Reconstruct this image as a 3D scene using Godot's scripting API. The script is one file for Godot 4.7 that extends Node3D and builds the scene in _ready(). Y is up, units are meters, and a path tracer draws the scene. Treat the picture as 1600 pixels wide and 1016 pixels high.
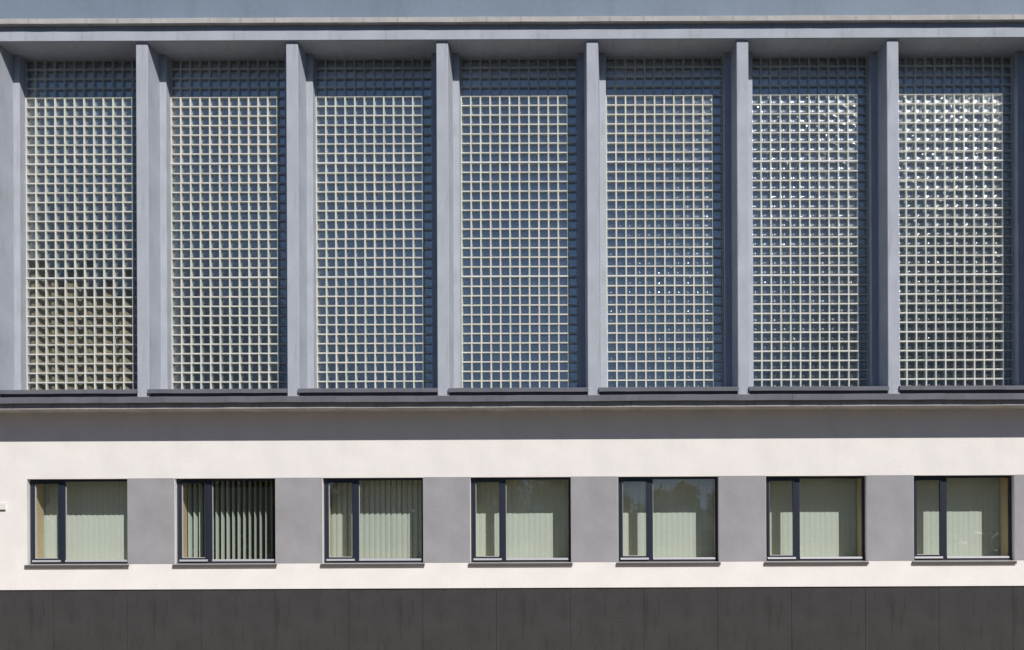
extends Node3D
# A hall with seven tall glass-block bays between plaster fins, a ledge, and a row of office windows below.
# Metres; x to the right along the facade, y up from the pavement, z out of the facade (glass blocks at z = 0).

const BAY := 3.0            # spacing of the fins
const FIN0 := -11.514       # x of the first fin
const EYE := 2.0
const LENS := 1512.0        # focal length in pixels of the 1600 pixel wide photograph
const SOFFIT := 12.183
const ROWS := 35
const COLS := 12
const PITCH_X := 0.2
const PITCH_Y := 0.1955
const GLASS_TOP := 12.18
const JOINT := 0.012        # extra height of the two expansion joints
const WALL_Z := 0.364

var M := {}
var rng := RandomNumberGenerator.new()

# ---------------------------------------------------------------- helpers
func mb() -> SurfaceTool:
	var st := SurfaceTool.new()
	st.begin(Mesh.PRIMITIVE_TRIANGLES)
	return st

func quad(st: SurfaceTool, a: Vector3, b: Vector3, c: Vector3, d: Vector3) -> void:
	# a b c d run clockwise seen from the front
	var n := (c - a).cross(b - a).normalized()
	var uv := [Vector2(0, 1), Vector2(0, 0), Vector2(1, 0), Vector2(1, 1)]
	var p := [a, b, c, d]
	for k in [0, 1, 2, 0, 2, 3]:
		st.set_normal(n)
		st.set_uv(uv[k])
		st.add_vertex(p[k])

func bx(st: SurfaceTool, x0: float, x1: float, y0: float, y1: float, z0: float, z1: float) -> void:
	var a := Vector3(x0, y0, z1); var b := Vector3(x0, y1, z1); var c := Vector3(x1, y1, z1); var d := Vector3(x1, y0, z1)
	var e := Vector3(x0, y0, z0); var f := Vector3(x0, y1, z0); var g := Vector3(x1, y1, z0); var h := Vector3(x1, y0, z0)
	quad(st, a, b, c, d)
	quad(st, h, g, f, e)
	quad(st, e, f, b, a)
	quad(st, d, c, g, h)
	quad(st, b, f, g, c)
	quad(st, e, a, d, h)

func prism(st: SurfaceTool, poly: PackedVector2Array, at: Callable, t0: float, t1: float) -> void:
	# sweeps a polygon from t0 to t1; at(p, t) gives the point
	var n := poly.size()
	var mid := Vector2.ZERO
	for p in poly: mid += p / n
	var cc := Geometry2D.is_polygon_clockwise(poly)
	for i in n:
		var p: Vector2 = poly[i]; var q: Vector2 = poly[(i + 1) % n]
		var a: Vector3 = at.call(p, t0); var b: Vector3 = at.call(q, t0); var c: Vector3 = at.call(q, t1); var d: Vector3 = at.call(p, t1)
		var out2 := Vector2(q.y - p.y, p.x - q.x) * (-1.0 if cc else 1.0)
		var out3: Vector3 = at.call(out2, 0.0) - at.call(Vector2.ZERO, 0.0)
		if (c - a).cross(b - a).dot(out3) > 0: quad(st, a, b, c, d)
		else: quad(st, d, c, b, a)
	var tri := Geometry2D.triangulate_polygon(poly)
	var axis: Vector3 = (at.call(Vector2.ZERO, t1) - at.call(Vector2.ZERO, t0)).normalized()
	for e in [t0, t1]:
		var want := axis * (1.0 if e == t1 else -1.0)
		for k in range(0, tri.size(), 3):
			var v := [at.call(poly[tri[k]], e), at.call(poly[tri[k + 1]], e), at.call(poly[tri[k + 2]], e)]
			if (v[2] - v[0]).cross(v[1] - v[0]).dot(want) < 0: v.reverse()
			for w in v:
				st.set_normal(want)
				st.set_uv(Vector2(0.5, 0.5))
				st.add_vertex(w)

func sweep(st: SurfaceTool, poly: PackedVector2Array, x0: float, x1: float, amp: float) -> void:
	# a hand-bent metal section along x: as prism(), slightly wavy
	var n := maxi(2, int((x1 - x0) / 0.3))
	var off := PackedVector2Array()
	for i in n + 1: off.append(Vector2(rng.randf_range(-amp, amp), rng.randf_range(-amp, amp)))
	for i in n:
		var a := lerpf(x0, x1, float(i) / n); var b := lerpf(x0, x1, float(i + 1) / n)
		for k in poly.size():
			var p: Vector2 = poly[k]; var q: Vector2 = poly[(k + 1) % poly.size()]
			# profiles run from the back top edge outwards, clockwise seen from +x
			quad(st, along_x(p + off[i], a), along_x(p + off[i + 1], b), along_x(q + off[i + 1], b), along_x(q + off[i], a))
	var tri := Geometry2D.triangulate_polygon(poly)
	for e in [0, n]:
		var want := Vector3(-1 if e == 0 else 1, 0, 0)
		for k in range(0, tri.size(), 3):
			var v := [along_x(poly[tri[k]] + off[e], lerpf(x0, x1, float(e) / n)), along_x(poly[tri[k + 1]] + off[e], lerpf(x0, x1, float(e) / n)), along_x(poly[tri[k + 2]] + off[e], lerpf(x0, x1, float(e) / n))]
			if (v[2] - v[0]).cross(v[1] - v[0]).dot(want) < 0: v.reverse()
			for w in v:
				st.set_normal(want)
				st.set_uv(Vector2(0.5, 0.5))
				st.add_vertex(w)

func along_x(p: Vector2, t: float) -> Vector3: return Vector3(t, p.y, p.x)     # profile given as (z, y)
func along_y(p: Vector2, t: float) -> Vector3: return Vector3(p.x, t, p.y)     # plan given as (x, z)

func part(called: String, st: SurfaceTool, m: Material, parent: Node = self) -> MeshInstance3D:
	var o := MeshInstance3D.new()
	o.name = called
	o.mesh = st.commit()
	o.material_override = m
	parent.add_child(o, true)
	return o

func base(called: String, parent: Node = self, at := Vector3.ZERO) -> Node3D:
	var o := Node3D.new()
	o.name = called
	parent.add_child(o, true)
	o.position = at
	return o

func tag(o: Node, label := "", category := "", group := "", kind := "") -> Node:
	if label: o.set_meta("label", label)
	if category: o.set_meta("category", category)
	if group: o.set_meta("group", group)
	if kind: o.set_meta("kind", kind)
	return o

func fin_x(k: int) -> float: return FIN0 + BAY * k

# ---------------------------------------------------------------- materials
func noise_image(seed_: int, freq: float, oct: int, size: int) -> Image:
	var n := FastNoiseLite.new()
	n.seed = seed_; n.frequency = freq; n.fractal_octaves = oct; n.noise_type = FastNoiseLite.TYPE_SIMPLEX_SMOOTH
	var im := n.get_seamless_image(size, size)
	im.convert(Image.FORMAT_L8)
	return im

func mottled(lin: Color, spread: float, coarse: Image, fine: Image, streak: Image, streaks: float, tint := Color(1, 0.97, 0.9)) -> ImageTexture:
	# a wall colour with soft blotches, grain and a few weathered streaks
	var s := coarse.get_width()
	var data := PackedByteArray()
	data.resize(s * s * 3)
	var a := coarse.get_data(); var b := fine.get_data(); var c := streak.get_data()
	for i in s * s:
		var v: float = 1.0 + spread * ((a[i] / 255.0 - 0.5) * 1.2 + (b[i] / 255.0 - 0.5) * 0.9)
		var w: float = clampf((c[i] / 255.0 - 0.62) * 2.2, 0.0, 1.0) * spread * 1.4 * streaks
		data[i * 3] = int(clampf(pow(clampf(lin.r * v * (1.0 - w), 0, 1), 0.4545) * 255.0, 0, 255))
		data[i * 3 + 1] = int(clampf(pow(clampf(lin.g * v * (1.0 - w * (2.0 - tint.g)), 0, 1), 0.4545) * 255.0, 0, 255))
		data[i * 3 + 2] = int(clampf(pow(clampf(lin.b * v * (1.0 - w * (2.0 - tint.b)), 0, 1), 0.4545) * 255.0, 0, 255))
	var im := Image.create_from_data(s, s, false, Image.FORMAT_RGB8, data)
	return ImageTexture.create_from_image(im)

func wall_material(lin: Color, spread: float, scale: Vector3, rough := 0.9, bump := 0.35, streaks := 1.0) -> StandardMaterial3D:
	var m := StandardMaterial3D.new()
	m.albedo_texture = mottled(lin, spread, M.coarse, M.fine, M.streak, streaks)
	m.uv1_triplanar = true
	m.uv1_world_triplanar = true
	m.uv1_scale = scale
	m.roughness = rough
	m.metallic_specular = 0.25
	if bump > 0:
		m.normal_enabled = true
		m.normal_texture = M.grain
		m.normal_scale = bump
	return m

func plain(lin: Color, rough: float, spec := 0.5, metal := 0.0) -> StandardMaterial3D:
	var m := StandardMaterial3D.new()
	m.albedo_color = lin.linear_to_srgb()
	m.roughness = rough
	m.metallic_specular = spec
	m.metallic = metal
	return m

func pressed_glass(amount: float, seed_: int, ripple := 1.0, pillow := 1.0) -> ImageTexture:
	# the rippled relief pressed into a glass block, as a normal map
	var s := 96
	var n := FastNoiseLite.new()
	n.seed = seed_; n.frequency = 0.035; n.fractal_octaves = 2
	var h := PackedFloat32Array()
	h.resize(s * s)
	for y in s:
		for x in s:
			var u := float(x) / s - 0.5; var v := float(y) / s - 0.5
			var w := n.get_noise_2d(x, y)
			var r := sin((u * 0.8 + v * 1.1) * 17.0 + w * 4.2 + sin((u - v) * 6.0) * 1.3)
			var cup := -(pow(absf(u) * 2.0, 4.0) + pow(absf(v) * 2.0, 4.0)) * 0.5
			h[y * s + x] = (r * 0.6 + w * 0.7) * ripple + cup * pillow
	var im := Image.create(s, s, false, Image.FORMAT_RGB8)
	for y in s:
		for x in s:
			var dx := h[y * s + mini(x + 1, s - 1)] - h[y * s + maxi(x - 1, 0)]
			var dy := h[mini(y + 1, s - 1) * s + x] - h[maxi(y - 1, 0) * s + x]
			var v := Vector3(-dx * amount, dy * amount, 1.0).normalized()
			im.set_pixel(x, y, Color(v.x * 0.5 + 0.5, v.y * 0.5 + 0.5, v.z * 0.5 + 0.5))
	return ImageTexture.create_from_image(im)

func make_materials() -> void:
	M.coarse = noise_image(3, 0.006, 4, 512)
	M.fine = noise_image(8, 0.12, 3, 512)
	var sn := FastNoiseLite.new()
	sn.seed = 21; sn.frequency = 0.03; sn.fractal_octaves = 3
	var stretched := sn.get_seamless_image(512, 64)
	stretched.resize(512, 512, Image.INTERPOLATE_CUBIC)
	stretched.convert(Image.FORMAT_L8)
	M.streak = stretched
	var g := noise_image(5, 0.16, 3, 512)
	g.bump_map_to_normal_map(3.0)
	M.grain = ImageTexture.create_from_image(g)
	M.fin = wall_material(Color(0.40, 0.432, 0.49), 0.15, Vector3(0.33, 0.33, 0.33), 0.9, 0.1)
	M.white = wall_material(Color(0.74, 0.725, 0.718), 0.075, Vector3(0.3, 0.3, 0.3), 0.9, 0.07, 0.25)
	M.grey = wall_material(Color(0.305, 0.305, 0.33), 0.15, Vector3(0.37, 0.37, 0.37), 0.9, 0.1, 0.15)
	M.ledge = wall_material(Color(0.42, 0.415, 0.41), 0.24, Vector3(0.41, 0.41, 0.41), 0.9, 0.1)
	M.plinth = wall_material(Color(0.045, 0.045, 0.047), 0.2, Vector3(0.4, 0.4, 0.4))
	M.clad = wall_material(Color(0.19, 0.245, 0.315), 0.10, Vector3(0.12, 0.12, 0.12), 0.55, 0.0)
	M.flash = wall_material(Color(0.135, 0.142, 0.168), 0.16, Vector3(0.3, 0.3, 0.3), 0.5, 0.08)
	M.sill = wall_material(Color(0.095, 0.092, 0.094), 0.12, Vector3(0.5, 0.5, 0.5), 0.45, 0.05)
	M.frame = plain(Color(0.019, 0.026, 0.041), 0.36)
	M.strip = plain(Color(0.52, 0.52, 0.56), 0.35, 0.5, 0.25)
	M.gasket = plain(Color(0.45, 0.45, 0.44), 0.6)
	M.cream = plain(Color(0.62, 0.52, 0.33), 0.85, 0.3)
	M.room = plain(Color(0.16, 0.13, 0.10), 0.9, 0.3)
	M.mortar = wall_material(Color(0.68, 0.66, 0.615), 0.25, Vector3(0.9, 0.9, 0.9), 0.9, 0.3)
	M.joint = plain(Color(0.62, 0.63, 0.64), 0.6)
	M.edge = [plain(Color(0.48, 0.52, 0.50), 0.4), plain(Color(0.54, 0.56, 0.52), 0.45), plain(Color(0.43, 0.48, 0.47), 0.35)]
	M.inner = [plain(Color(0.58, 0.61, 0.575), 0.4), plain(Color(0.62, 0.63, 0.58), 0.45), plain(Color(0.53, 0.575, 0.56), 0.35)]
	var b := plain(Color(0.36, 0.375, 0.375), 0.16, 0.5, 1.0)
	b.clearcoat_enabled = true
	b.clearcoat = 1.0
	b.clearcoat_roughness = 0.12
	b.normal_enabled = true
	b.normal_texture = pressed_glass(0.36, 4, 0.8, 0.5)
	M.block_back = b
	M.curtain = plain(Color(0.24, 0.205, 0.13), 0.9, 0.2)
	M.panes = []
	for k in 3:
		var p := StandardMaterial3D.new()
		p.transparency = BaseMaterial3D.TRANSPARENCY_ALPHA
		p.albedo_color = Color(0.75, 0.86, 0.88, 0.005)
		p.roughness = 0.06
		p.metallic_specular = 1.0
		p.normal_enabled = true
		p.normal_texture = pressed_glass(1.15, 11 + k, 0.22, 1.1)
		M.panes.append(p)
	var w := StandardMaterial3D.new()
	w.transparency = BaseMaterial3D.TRANSPARENCY_ALPHA
	w.albedo_color = Color(0.8, 0.9, 0.88, 0.004)
	w.roughness = 0.0
	w.metallic_specular = 1.0
	M.window_glass = w
	var f := plain(Color(0.53, 0.61, 0.55), 0.8, 0.3)
	f.backlight_enabled = true
	f.backlight = Color(0.25, 0.25, 0.2)
	M.blind = f
	M.rail = plain(Color(0.7, 0.7, 0.66), 0.5)
	M.asphalt = wall_material(Color(0.038, 0.037, 0.036), 0.3, Vector3(0.2, 0.2, 0.2))
	M.paving = wall_material(Color(0.52, 0.44, 0.35), 0.2, Vector3(0.3, 0.3, 0.3))
	M.bark = wall_material(Color(0.09, 0.07, 0.05), 0.4, Vector3(1, 0.4, 1))
	var l := plain(Color(0.085, 0.09, 0.03), 0.6)
	l.backlight_enabled = true
	l.backlight = Color(0.3, 0.3, 0.08)
	M.leaf = l
	M.roof_tile = wall_material(Color(0.10, 0.075, 0.06), 0.3, Vector3(0.5, 0.5, 0.5))
	M.house_wall = wall_material(Color(0.62, 0.58, 0.52), 0.1, Vector3(0.3, 0.3, 0.3))
	M.brick_wall = wall_material(Color(0.22, 0.11, 0.07), 0.3, Vector3(0.6, 0.6, 0.6))

# ---------------------------------------------------------------- glass blocks
func ring(st: SurfaceTool, h0: Vector2, z0: float, h1: Vector2, z1: float) -> void:
	# four quads from the square h0 at z0 to the square h1 at z1
	var c := [Vector2(-1, -1), Vector2(-1, 1), Vector2(1, 1), Vector2(1, -1)]
	for k in 4:
		var p: Vector2 = c[k]; var q: Vector2 = c[(k + 1) % 4]
		quad(st, Vector3(p.x * h0.x, p.y * h0.y, z0), Vector3(q.x * h0.x, q.y * h0.y, z0), Vector3(q.x * h1.x, q.y * h1.y, z1), Vector3(p.x * h1.x, p.y * h1.y, z1))

func glass_block_mesh(variant: int, back: Material) -> ArrayMesh:
	var o := Vector2(0.094, 0.092)
	var i := Vector2(0.083, 0.081)
	var st := mb()
	ring(st, o, -0.05, o, -0.003)
	ring(st, o, -0.003, o - Vector2(0.004, 0.004), 0.001)
	ring(st, o - Vector2(0.004, 0.004), 0.001, i + Vector2(0.003, 0.003), -0.001)
	ring(st, i + Vector2(0.003, 0.003), -0.001, i, -0.006)
	var me := st.commit()
	me.surface_set_material(0, M.edge[variant])
	st = mb()
	ring(st, i, -0.006, i, -0.064)
	st.commit(me)
	me.surface_set_material(1, M.inner[variant])
	st = mb()
	var uvs := [Vector2(0, 1), Vector2(0, 0), Vector2(1, 0), Vector2(1, 1)]
	for f in [[-0.064, 2], [-0.008, 3], [-0.015, 4]]:
		st = mb()
		var p := [Vector3(-i.x, -i.y, f[0]), Vector3(-i.x, i.y, f[0]), Vector3(i.x, i.y, f[0]), Vector3(i.x, -i.y, f[0])]
		for k in [0, 1, 2, 0, 2, 3]:
			st.set_normal(Vector3(0, 0, 1))
			st.set_uv(uvs[k])
			st.add_vertex(p[k])
		st.commit(me)
		me.surface_set_material(f[1], back if f[1] == 2 else M.panes[variant])
	return me

func row_y(r: int) -> float:      # centre of a row, counted from the top
	var y := GLASS_TOP - PITCH_Y * (r + 0.5)
	if r >= 11: y -= JOINT
	if r >= 23: y -= JOINT
	return y

func glass_block_window(building: Node3D, k: int, meshes: Array, clear: Array) -> void:
	var x0 := fin_x(k) + 0.3
	var w := base("glass_block_window", building, Vector3(x0, 0, 0))
	var st := mb()
	var bottom := row_y(ROWS - 1) - PITCH_Y * 0.5
	for c in COLS + 1:           # upright joints, set 1.5 mm behind the level ones
		var x := c * PITCH_X
		bx(st, x - 0.008, x + 0.008, bottom - 0.02, GLASS_TOP + 0.02, -0.085, -0.0035)
	for r in ROWS + 1:
		var y := row_y(mini(r, ROWS - 1)) + (PITCH_Y * 0.5 if r < ROWS else -PITCH_Y * 0.5)
		if r == 11 or r == 23: continue
		bx(st, -0.02, COLS * PITCH_X + 0.02, y - 0.0075, y + 0.0075, -0.085, -0.002)
	part("mortar", st, M.mortar, w)
	for r in [11, 23]:
		st = mb()
		var y := row_y(r) + PITCH_Y * 0.5
		bx(st, -0.02, COLS * PITCH_X + 0.02, y - 0.006, y + JOINT + 0.006, -0.085, 0.006)
		part("joint_strip", st, M.joint, w)
	var rest: Array = []
	for r in ROWS:
		for c in COLS:
			var t := Transform3D(Basis.from_euler(Vector3(rng.randf_range(-0.012, 0.012), rng.randf_range(-0.012, 0.012), rng.randf_range(-0.008, 0.008))), Vector3((c + 0.5) * PITCH_X, row_y(r), rng.randf_range(-0.0015, 0.0015)))
			var v := rng.randi() % meshes.size()
			if r < ROWS - 25:
				rest.append([t, v])
				continue
			var o := MeshInstance3D.new()
			o.name = "glass_block"
			o.mesh = clear[v] if k == 0 and r + rng.randf() * 4.0 - c * 0.35 > 22.0 else meshes[v]
			o.transform = t
			w.add_child(o, true)
	# the upper rows, smallest in the picture
	var all := ArrayMesh.new()
	for s in 5:
		var u := mb()
		for e in rest:
			u.append_from(meshes[e[1]], s, e[0])
		u.commit(all)
		all.surface_set_material(s, [M.edge[k % 3], M.inner[k % 3], M.block_back, M.panes[k % 3], M.panes[k % 3]][s])
	var o := MeshInstance3D.new()
	o.name = "upper_glass_blocks"
	o.mesh = all
	o.set_meta("kind", "stuff")
	w.add_child(o, true)

# ---------------------------------------------------------------- office windows
const WIN_L := 0.497     # from the fin's axis to the opening
const WIN_W := 2.04
const HEAD := 3.49
const FOOT := 1.773

func office_window(building: Node3D, k: int) -> void:
	var x0 := fin_x(k) + WIN_L
	var w := base("window", building, Vector3(x0, 0, 0))
	var zf := 0.25
	var zb := 0.18
	# outer frame with mullion
	var st := mb()
	bx(st, 0.0, 0.05, FOOT, HEAD, zb, zf)
	bx(st, WIN_W - 0.05, WIN_W, FOOT, HEAD, zb, zf)
	bx(st, 0.05, WIN_W - 0.05, HEAD - 0.045, HEAD, zb, zf)
	bx(st, 0.05, WIN_W - 0.05, FOOT, FOOT + 0.022, zb, zf)
	bx(st, 0.605, 0.712, FOOT + 0.022, HEAD - 0.045, zb, zf)
	bx(st, 0.712, WIN_W - 0.05, FOOT + 0.022, FOOT + 0.066, zb, zf - 0.02)
	part("frame", st, M.frame, w)
	# opening sash
	st = mb()
	var s0 := 0.052; var s1 := 0.603; var t0 := FOOT + 0.026; var t1 := HEAD - 0.047
	var zs := zf + 0.012
	bx(st, s0, s0 + 0.045, t0 + 0.075, t1 - 0.045, zb + 0.01, zs)
	bx(st, s1 - 0.028, s1, t0 + 0.075, t1 - 0.045, zb + 0.01, zs)
	bx(st, s0, s1, t1 - 0.045, t1, zb + 0.01, zs)
	bx(st, s0, s1, t0, t0 + 0.075, zb + 0.01, zs)
	part("sash", st, M.frame, w)
	# glazing beads
	st = mb()
	bx(st, 0.097, 0.104, t0 + 0.075, t1 - 0.045, zb + 0.02, zs - 0.02)
	bx(st, 0.104, 0.575, t0 + 0.075, t0 + 0.088, zb + 0.02, zs - 0.015)
	bx(st, 0.712, 0.72, FOOT + 0.066, HEAD - 0.045, zb + 0.02, zf - 0.03)
	part("glazing_bead", st, M.gasket, w)
	# weather strips
	for e in [[0.05, 0.625, zs + 0.002], [0.715, WIN_W - 0.052, zf + 0.002]]:
		st = mb()
		prism(st, PackedVector2Array([Vector2(zb + 0.03, FOOT + 0.03), Vector2(e[2] + 0.012, FOOT + 0.03), Vector2(e[2] + 0.006, FOOT + 0.068), Vector2(zb + 0.03, FOOT + 0.072)]), along_x, e[0], e[1])
		part("weather_strip", st, M.strip, w)
	# panes
	st = mb()
	bx(st, 0.1, 0.58, t0 + 0.07, t1 - 0.04, 0.217, 0.223)
	bx(st, 0.1, 0.58, t0 + 0.07, t1 - 0.04, 0.199, 0.205)
	part("pane", st, M.window_glass, w)
	st = mb()
	bx(st, 0.715, WIN_W - 0.045, FOOT + 0.06, HEAD - 0.04, 0.207, 0.213)
	bx(st, 0.715, WIN_W - 0.045, FOOT + 0.06, HEAD - 0.04, 0.189, 0.195)
	part("pane", st, M.window_glass, w)
	# metal sill outside
	st = mb()
	var y := FOOT
	prism(st, PackedVector2Array([Vector2(0.2, y - 0.004), Vector2(0.25, y - 0.002), Vector2(0.400, y - 0.034), Vector2(0.404, y - 0.042), Vector2(0.399, y - 0.088), Vector2(0.393, y - 0.088), Vector2(0.394, y - 0.048), Vector2(0.2, y - 0.018)]), along_x, -0.042, WIN_W + 0.03)
	part("sill", st, M.sill, w)
	# plastered reveal inside
	st = mb()
	bx(st, -0.03, 0.012, FOOT - 0.03, HEAD + 0.03, -0.24, zb - 0.004)
	bx(st, WIN_W - 0.012, WIN_W + 0.03, FOOT - 0.03, HEAD + 0.03, -0.24, zb - 0.004)
	bx(st, 0.012, WIN_W - 0.012, HEAD - 0.012, HEAD + 0.03, -0.24, zb - 0.004)
	bx(st, 0.012, WIN_W - 0.012, FOOT - 0.03, FOOT + 0.03, -0.24, zb - 0.004)
	part("inner_reveal", st, M.cream, w)

func vertical_blind(k: int, turns: Vector2, label: String) -> void:
	var x0 := fin_x(k) + WIN_L - 0.12
	var top := HEAD + 0.1
	var bottom := FOOT + 0.045
	var b := base("vertical_blind", self, Vector3(x0, bottom, -0.30))
	tag(b, label, "blind", "vertical blinds in the office windows")
	var n := 20
	var gap := (WIN_W + 0.24) / n
	var st := mb()
	bx(st, 0, WIN_W + 0.24, top - bottom, top - bottom + 0.04, -0.02, 0.02)
	part("head_rail", st, M.rail, b)
	# a cambered fabric slat
	st = mb()
	var pl := PackedVector2Array()
	for i in 5:
		var u := (i / 4.0 - 0.5)
		pl.append(Vector2(u * 0.127, 0.006 * (1.0 - 4.0 * u * u)))
	for i in 5:
		var u := (0.5 - i / 4.0)
		pl.append(Vector2(u * 0.127, 0.006 * (1.0 - 4.0 * u * u) - 0.0012))
	prism(st, pl, along_y, 0.0, top - bottom)
	var me := st.commit()
	for i in n:
		var s := MeshInstance3D.new()
		s.name = "slat"
		s.mesh = me
		s.material_override = M.blind
		b.add_child(s, true)
		var a := lerpf(turns.x, turns.y, i / float(n - 1)) + rng.randf_range(-2.5, 2.5)
		s.position = Vector3((i + 0.5) * gap, 0, 0)
		s.rotation_degrees = Vector3(rng.randf_range(-0.15, 0.15), a, rng.randf_range(-0.12, 0.12))

# ---------------------------------------------------------------- trees behind the photographer
func crown_mesh(seed_: int, radius: float, height: float) -> ArrayMesh:
	var r := RandomNumberGenerator.new()
	r.seed = seed_
	var st := mb()
	var lobes := []
	for i in 22:
		var a := r.randf() * TAU
		var h := r.randf()
		var d := radius * 0.62 * sqrt(r.randf()) * (1.0 - 0.45 * absf(h - 0.4))
		lobes.append([Vector3(cos(a) * d, height * (0.14 + 0.78 * h), sin(a) * d), radius * r.randf_range(0.24, 0.42)])
	for i in 7000:
		var l: Array = lobes[r.randi() % lobes.size()]
		var dir := Vector3(r.randfn(), r.randfn(), r.randfn()).normalized()
		var p: Vector3 = l[0] + dir * l[1] * pow(r.randf(), 0.4)
		var s := r.randf_range(0.14, 0.3)
		var u := Vector3(r.randfn(), r.randfn(), r.randfn()).normalized()
		var v := u.cross(dir).normalized()
		quad(st, p - u * s, p + v * s * 0.6, p + u * s, p - v * s * 0.6)
	return st.commit()

func tree(at: Vector3, height: float, mesh: ArrayMesh, turn: float, label: String, group: String) -> void:
	var t := base("broadleaf_tree", self, at)
	t.rotation.y = turn
	tag(t, label, "tree", group)
	var k := height / 10.0
	var st := mb()
	for b in [[Vector3.ZERO, Vector3(0.1, 4.5, 0), 0.28, 0.18], [Vector3(0.1, 4.5, 0), Vector3(0.9, 7.5, 0.4), 0.15, 0.05], [Vector3(0.08, 3.8, 0), Vector3(-1.1, 6.8, -0.5), 0.13, 0.04], [Vector3(0.1, 4.4, 0), Vector3(-0.1, 8.4, 0.6), 0.14, 0.04]]:
		for i in 8:
			var a := TAU * i / 8; var c := TAU * (i + 1) / 8
			var p := Vector3(cos(a), 0, sin(a)); var q := Vector3(cos(c), 0, sin(c))
			quad(st, (b[0] + p * b[2]) * k, (b[1] + p * b[3]) * k, (b[1] + q * b[3]) * k, (b[0] + q * b[2]) * k)
	part("trunk", st, M.bark, t)
	var c := MeshInstance3D.new()
	c.name = "crown"
	c.mesh = mesh
	c.material_override = M.leaf
	t.add_child(c, true)
	c.position.y = 1.0 * k
	c.scale = Vector3(k, k, k)

func house(at: Vector3, w: float, d: float, eaves: float, ridge: float, wall: Material, label: String, chimney := true) -> void:
	var h := base("house", self, at)
	tag(h, label, "house")
	var st := mb()
	prism(st, PackedVector2Array([Vector2(-w / 2, 0), Vector2(-w / 2, eaves), Vector2(0, ridge - 0.15), Vector2(w / 2, eaves), Vector2(w / 2, 0)]), func(p, t): return Vector3(p.x, p.y, t), 0.0, d)
	part("wall", st, wall, h)
	var roof := mb()
	for s in [-1, 1]:
		var e := Vector2(s * (w / 2 + 0.4), eaves - 0.4 * (ridge - eaves) / (w / 2))
		prism(roof, PackedVector2Array([e, e + Vector2(0, 0.18), Vector2(0, ridge + 0.18), Vector2(0, ridge)]), func(p, t): return Vector3(p.x, p.y, t), -0.4, d + 0.4)
	var r := part("roof", roof, M.roof_tile, h)
	if chimney:
		st = mb()
		bx(st, 0.4, 1.3, ridge - 1.0, ridge + 1.3, 2.0, 3.0)
		bx(st, 0.32, 1.38, ridge + 1.3, ridge + 1.45, 1.92, 3.08)
		part("chimney", st, M.brick_wall, r)
	for x in [-w * 0.27, w * 0.27]:
		st = mb()
		bx(st, x - 0.5, x + 0.5, eaves * 0.55, eaves * 0.55 + 1.3, -0.06, 0.02)
		var f := part("window", st, M.frame, h)
		f.name = "window"

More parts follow.
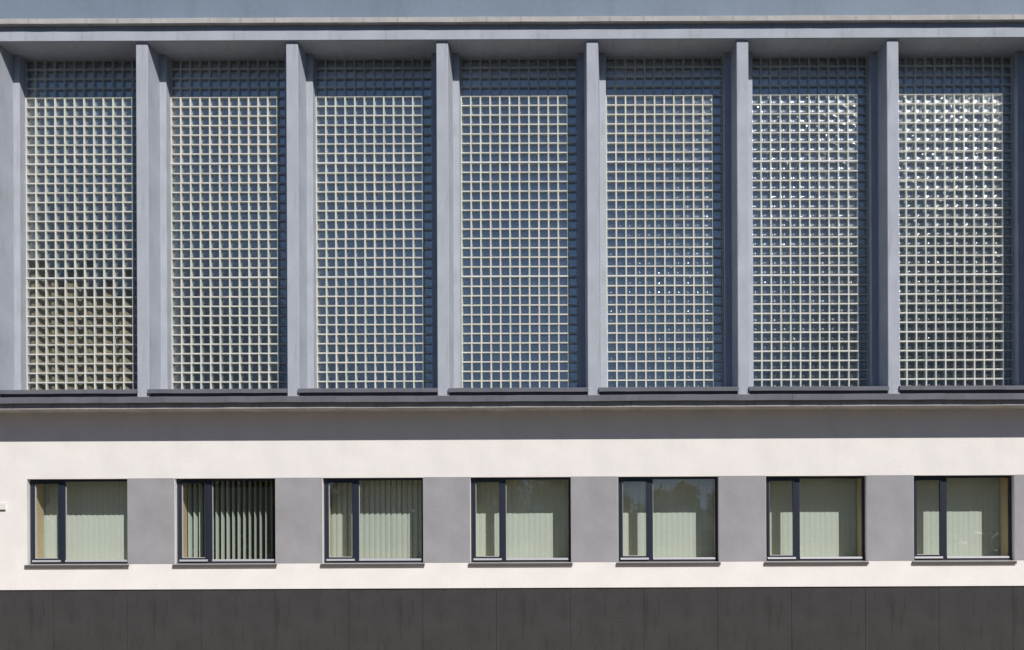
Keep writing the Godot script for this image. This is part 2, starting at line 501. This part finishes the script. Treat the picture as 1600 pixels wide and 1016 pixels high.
# ---------------------------------------------------------------- the scene
func _ready() -> void:
	rng.seed = 20
	# camera: level, a shifted lens, rolled a quarter of a degree
	var cam := Camera3D.new()
	cam.name = "camera"
	cam.projection = Camera3D.PROJECTION_FRUSTUM
	cam.near = 0.1
	cam.far = 600.0
	cam.size = 1016.0 / LENS * 0.1
	cam.frustum_offset = Vector2((800.0 - 890.6) / LENS * 0.1, (860.0 - 508.0) / LENS * 0.1)
	add_child(cam)
	cam.position = Vector3(0, EYE, 20)
	cam.rotation.z = -0.0042
	cam.current = true
	# sky and sun
	var we := WorldEnvironment.new()
	we.name = "environment"
	var env := Environment.new()
	env.background_mode = Environment.BG_SKY
	var sm := ProceduralSkyMaterial.new()
	sm.sky_top_color = Color(0.13, 0.225, 0.42)
	sm.sky_horizon_color = Color(0.50, 0.62, 0.775)
	sm.sky_curve = 0.4
	sm.ground_bottom_color = Color(0.2, 0.19, 0.18)
	sm.ground_horizon_color = Color(0.3, 0.32, 0.34)
	sm.sun_angle_max = 12.0
	var sky := Sky.new()
	sky.sky_material = sm
	env.sky = sky
	env.background_energy_multiplier = 0.92
	env.tonemap_mode = Environment.TONE_MAPPER_LINEAR
	env.tonemap_exposure = 1.0
	env.sdfgi_enabled = true
	env.ssao_enabled = true
	env.ssil_enabled = true
	we.environment = env
	add_child(we)
	var sun := DirectionalLight3D.new()
	sun.name = "sun"
	sun.light_energy = 1.6
	sun.light_color = Color(1.0, 0.975, 0.945)
	sun.light_angular_distance = 0.5
	sun.shadow_enabled = true
	add_child(sun)
	sun.look_at_from_position(Vector3(0.58, 1.08, 1.0) * 20.0, Vector3.ZERO)

	make_materials()
	print("materials done")

	# ground
	var st := mb()
	bx(st, -200, 200, -0.3, -0.13, -100, 300)
	tag(part("road", st, M.asphalt), "", "", "", "structure")
	st = mb()
	bx(st, -60, 60, -0.25, -0.12, 0.2, 3.7)
	tag(part("pavement", st, M.paving), "", "", "", "structure")

	# ---- building
	var b := base("building")
	tag(b, "pale grey hall with tall glass-block bays over a row of office windows", "building")
	var xl := -16.5
	var xr := 14.5
	# lower wall with its openings
	st = mb()
	bx(st, xl, xr, HEAD, 4.9, -0.2, WALL_Z)
	bx(st, xl, xr, 1.24, FOOT - 0.02, -0.2, WALL_Z)
	var x := xl
	for k in 7:
		var w0 := fin_x(k) + WIN_L
		bx(st, x, w0, FOOT - 0.02, HEAD, -0.2, WALL_Z)
		x = w0 + WIN_W
	bx(st, x, xr, FOOT - 0.02, HEAD, -0.2, WALL_Z)
	part("wall", st, M.white, b)
	for k in 7:
		var a := fin_x(k) + WIN_L + WIN_W
		var e := fin_x(k + 1) + WIN_L if k < 6 else xr - 2.0
		st = mb()
		bx(st, a + 0.006, e - 0.006, FOOT - 0.012, HEAD + 0.006, WALL_Z - 0.02, WALL_Z + 0.006)
		part("grey_wall_panel", st, M.grey, b)
	for k in 21:
		st = mb()
		var px := xl + 1.5 * k
		bx(st, px + 0.003, minf(px + 1.497, xr), -0.2, 1.24, -0.1, WALL_Z - 0.025 + rng.randf_range(-0.002, 0.002))
		part("plinth_slab", st, M.plinth, b)
	st = mb()
	bx(st, xl, xr, -0.2, 1.24, -0.2, WALL_Z - 0.05)
	part("footing", st, M.ledge, b)
	# ledge over the lower wall
	st = mb()
	bx(st, xl, xr, 4.827, 5.0, -0.2, 0.90)
	part("ledge", st, M.ledge, b)
	st = mb()
	bx(st, xl, xr, 5.0, 5.23, -0.2, 0.60)
	part("apron_wall", st, M.flash, b)
	for k in range(-1, 10):
		st = mb()
		var a := fin_x(k) + 0.9
		var lift := rng.randf_range(-0.003, 0.003)
		sweep(st, PackedVector2Array([Vector2(0.5, 5.085 + lift), Vector2(0.975, 5.052 + lift), Vector2(0.982, 5.045 + lift), Vector2(0.984, 4.934 + lift), Vector2(0.974, 4.931 + lift), Vector2(0.968, 5.03), Vector2(0.5, 5.03)]), maxf(a + 0.002, xl), minf(a + BAY - 0.002, xr), 0.0035)
		part("flashing_sheet", st, M.flash, b)
	# fins with the wider piers behind them
	for k in 8:
		var p := base("fin", b, Vector3(fin_x(k), 0, 0))
		st = mb()
		prism(st, PackedVector2Array([Vector2(-0.159, 0.18), Vector2(-0.119, 0.665), Vector2(-0.108, 0.677), Vector2(0.108, 0.677), Vector2(0.119, 0.665), Vector2(0.159, 0.18)]), along_y, 4.95, SOFFIT + 0.05)
		part("blade", st, M.fin, p)
		st = mb()
		prism(st, PackedVector2Array([Vector2(-0.288, -0.15), Vector2(-0.288, 0.193), Vector2(-0.282, 0.199), Vector2(0.282, 0.199), Vector2(0.288, 0.193), Vector2(0.288, -0.15)]), along_y, 4.95, SOFFIT + 0.05)
		part("pier", st, M.fin, p)
	st = mb()
	bx(st, xl, fin_x(0) - 0.2, 5.2, SOFFIT + 0.05, -0.15, 0.15)
	bx(st, fin_x(7) + 0.2, xr, 5.2, SOFFIT + 0.05, -0.15, 0.15)
	part("end_wall", st, M.fin, b)
	# sills under the glass blocks
	for k in range(-1, 8):
		st = mb()
		var lift := rng.randf_range(-0.004, 0.004)
		sweep(st, PackedVector2Array([Vector2(-0.05, 5.36), Vector2(0.0, 5.36), Vector2(0.714, 5.245 + lift), Vector2(0.72, 5.238 + lift), Vector2(0.722, 5.163 + lift), Vector2(0.710, 5.160 + lift), Vector2(0.706, 5.222), Vector2(-0.05, 5.22)]), maxf(fin_x(k) + 0.102, xl), minf(fin_x(k + 1) - 0.108, xr), 0.003)
		part("flashing_sill", st, M.flash, b)
	# beam, cornice, parapet
	st = mb()
	prism(st, PackedVector2Array([Vector2(-0.15, SOFFIT), Vector2(0.725, SOFFIT), Vector2(0.73, SOFFIT + 0.006), Vector2(0.73, 12.50), Vector2(-0.15, 12.50)]), along_x, xl, xr)
	part("beam", st, M.fin, b)
	st = mb()
	bx(st, xl, xr, SOFFIT - 0.004, SOFFIT + 0.02, -0.15, 0.712)
	part("soffit", st, M.fin, b)
	st = mb()
	sweep(st, PackedVector2Array([Vector2(-0.15, 12.60), Vector2(0.82, 12.583), Vector2(0.83, 12.575), Vector2(0.83, 12.48), Vector2(0.825, 12.475), Vector2(-0.15, 12.475)]), xl - 0.01, xr + 0.01, 0.0025)
	part("cornice", st, M.ledge, b)
	st = mb()
	bx(st, xl, xr, 12.56, 14.0, -0.1, 0.755)
	part("parapet", st, M.clad, b)
	# closing walls behind, floors and roof
	st = mb()
	bx(st, xl, xr, 13.7, 13.9, -14, -0.12)
	part("roof", st, M.asphalt, b)
	st = mb()
	bx(st, xl, xr, -0.2, 13.7, -14, -13.7)
	bx(st, xl, xl + 0.3, -0.2, 13.7, -13.7, -0.21)
	bx(st, xr - 0.3, xr, -0.2, 13.7, -13.7, -0.21)
	part("outer_wall", st, M.white, b)
	st = mb()
	bx(st, xl + 0.3, xr - 0.3, 0.6, 0.8, -6.2, -0.21)
	bx(st, xl + 0.3, xr - 0.3, 4.0, 4.2, -6.2, -0.21)
	bx(st, xl + 0.3, xr - 0.3, 0.8, 4.0, -6.4, -6.2)
	part("office_room", st, M.room, b)
	st = mb()
	bx(st, xl + 0.3, xr - 0.3, 4.6, 4.92, -13.7, -0.21)
	part("hall_floor", st, M.curtain, b)
	print("shell done")

	# ---- glass blocks and office windows
	var meshes := [glass_block_mesh(0, M.block_back), glass_block_mesh(1, M.block_back), glass_block_mesh(2, M.block_back)]
	var clear := [glass_block_mesh(0, M.panes[0]), glass_block_mesh(1, M.panes[1]), glass_block_mesh(2, M.panes[2])]
	for k in 7:
		glass_block_window(b, k, meshes, clear)
	for k in 7:
		office_window(b, k)
	print("windows done")

	# ---- blinds
	vertical_blind(0, Vector2(10, 6), "pale green vertical blind behind the office window next to the small white wall box")
	vertical_blind(1, Vector2(70, 95), "vertical blind turned open, dark gaps showing between its pale slats")
	vertical_blind(2, Vector2(-16, -14), "closed vertical blind with stepped slats, between the open blind and a flat one")
	vertical_blind(3, Vector2(-4, -3), "flat closed vertical blind in the second window past the opened one")
	vertical_blind(4, Vector2(-5, -4), "flat closed vertical blind in the third window past the opened one")
	vertical_blind(5, Vector2(-7, 4), "closed vertical blind in the fourth window past the opened one, one slat gaping")
	vertical_blind(6, Vector2(-3, -2), "flat closed vertical blind in the last office window, farthest from the opened one")

	# ---- curtain inside the hall, seen through the first bay
	var cu := base("curtain", self, Vector3(-11.6, 4.92, -0.24))
	tag(cu, "brown hall curtain showing through the glass blocks of one bay", "curtain")
	st = mb()
	var fold: PackedVector2Array = []
	for i in 97: fold.append(Vector2(i * 0.032, 0.03 * sin(i * 0.55) + 0.012 * sin(i * 1.3)))
	for i in 97: fold.append(Vector2((96 - i) * 0.032, 0.03 * sin((96 - i) * 0.55) + 0.012 * sin((96 - i) * 1.3) - 0.004))
	prism(st, fold, along_y, 0.0, 4.6)
	part("cloth", st, M.curtain, cu)
	st = mb()
	bx(st, -0.05, 3.12, 4.6, 4.64, -0.03, 0.03)
	part("rail", st, M.rail, cu)

	# ---- small box on the wall
	var box := base("wall_box", self, Vector3(-11.53, 2.86, WALL_Z))
	tag(box, "small white box fixed to the pale wall beside the office windows", "wall box")
	st = mb()
	bx(st, -0.16, 0.085, 0.012, 0.14, 0.0, 0.035)
	part("cover", st, M.rail, box)
	st = mb()
	bx(st, -0.155, 0.08, 0.0, 0.012, 0.0, 0.03)
	part("bottom_plate", st, M.frame, box)

	# ---- across the street: what the glass mirrors
	var crowns := [crown_mesh(1, 4.0, 7.6), crown_mesh(2, 3.4, 7.9), crown_mesh(3, 4.4, 7.2)]
	var spots := [[-36, 42, 25], [-29, 39, 24], [-21.5, 42, 21], [-15, 58, 13], [-8, 62, 11], [-1, 60, 9.5], [3.5, 66, 8.5], [17.5, 60, 11.5], [22, 42, 24], [28, 40, 25], [36, 44, 22], [-44, 46, 18], [15.5, 41, 17], [5.4, 63, 7.0], [13.2, 62, 8.2], [9.6, 74, 9.6]]
	for i in spots.size():
		var s: Array = spots[i]
		tree(Vector3(s[0], -0.13, s[1]), s[2], crowns[i % 3], i * 1.7, "tall leafy tree across the street, mirrored in the glass", "tall trees across the street")
	for i in 15:
		var tx: float = -52.0 + 6.3 * i + (i % 3) * 0.7
		if tx > 1.5 and tx < 16.5: continue
		tree(Vector3(tx, -0.13, 66.0 + (i % 2) * 3.0), 9.0 + (i * 7 % 5) * 0.7, crowns[(i + 1) % 3], i * 2.3, "low leafy tree in the back row across the street, mirrored in the glass", "back row of low trees across the street")
	var hedge := base("hedge", self, Vector3(-55, -0.13, 70))
	tag(hedge, "tall clipped green hedge behind the trees across the street", "hedge")
	var hs := mb()
	var hr := RandomNumberGenerator.new()
	hr.seed = 77
	for i in 26000:
		var p := Vector3(hr.randf() * 110.0, 0, hr.randf() * 1.6)
		p.y = hr.randf() * (4.6 + 0.7 * sin(p.x * 0.31) + 0.5 * sin(p.x * 0.83))
		var u := Vector3(hr.randfn(), hr.randfn(), hr.randfn()).normalized()
		var v := u.cross(Vector3(hr.randfn(), hr.randfn(), hr.randfn()).normalized()).normalized()
		var q := hr.randf_range(0.12, 0.26)
		quad(hs, p - u * q, p + v * q, p + u * q, p - v * q)
	part("foliage", hs, M.leaf, hedge)
	house(Vector3(9.4, -0.13, 60), 6.5, 10.0, 4.4, 6.0, M.house_wall, "pale gabled house with a chimney across the street, mirrored in an office window")
	house(Vector3(-17, -0.13, 66), 14.0, 10.0, 6.0, 8.0, M.brick_wall, "red brick house across the street behind the trees", false)
	print("done")
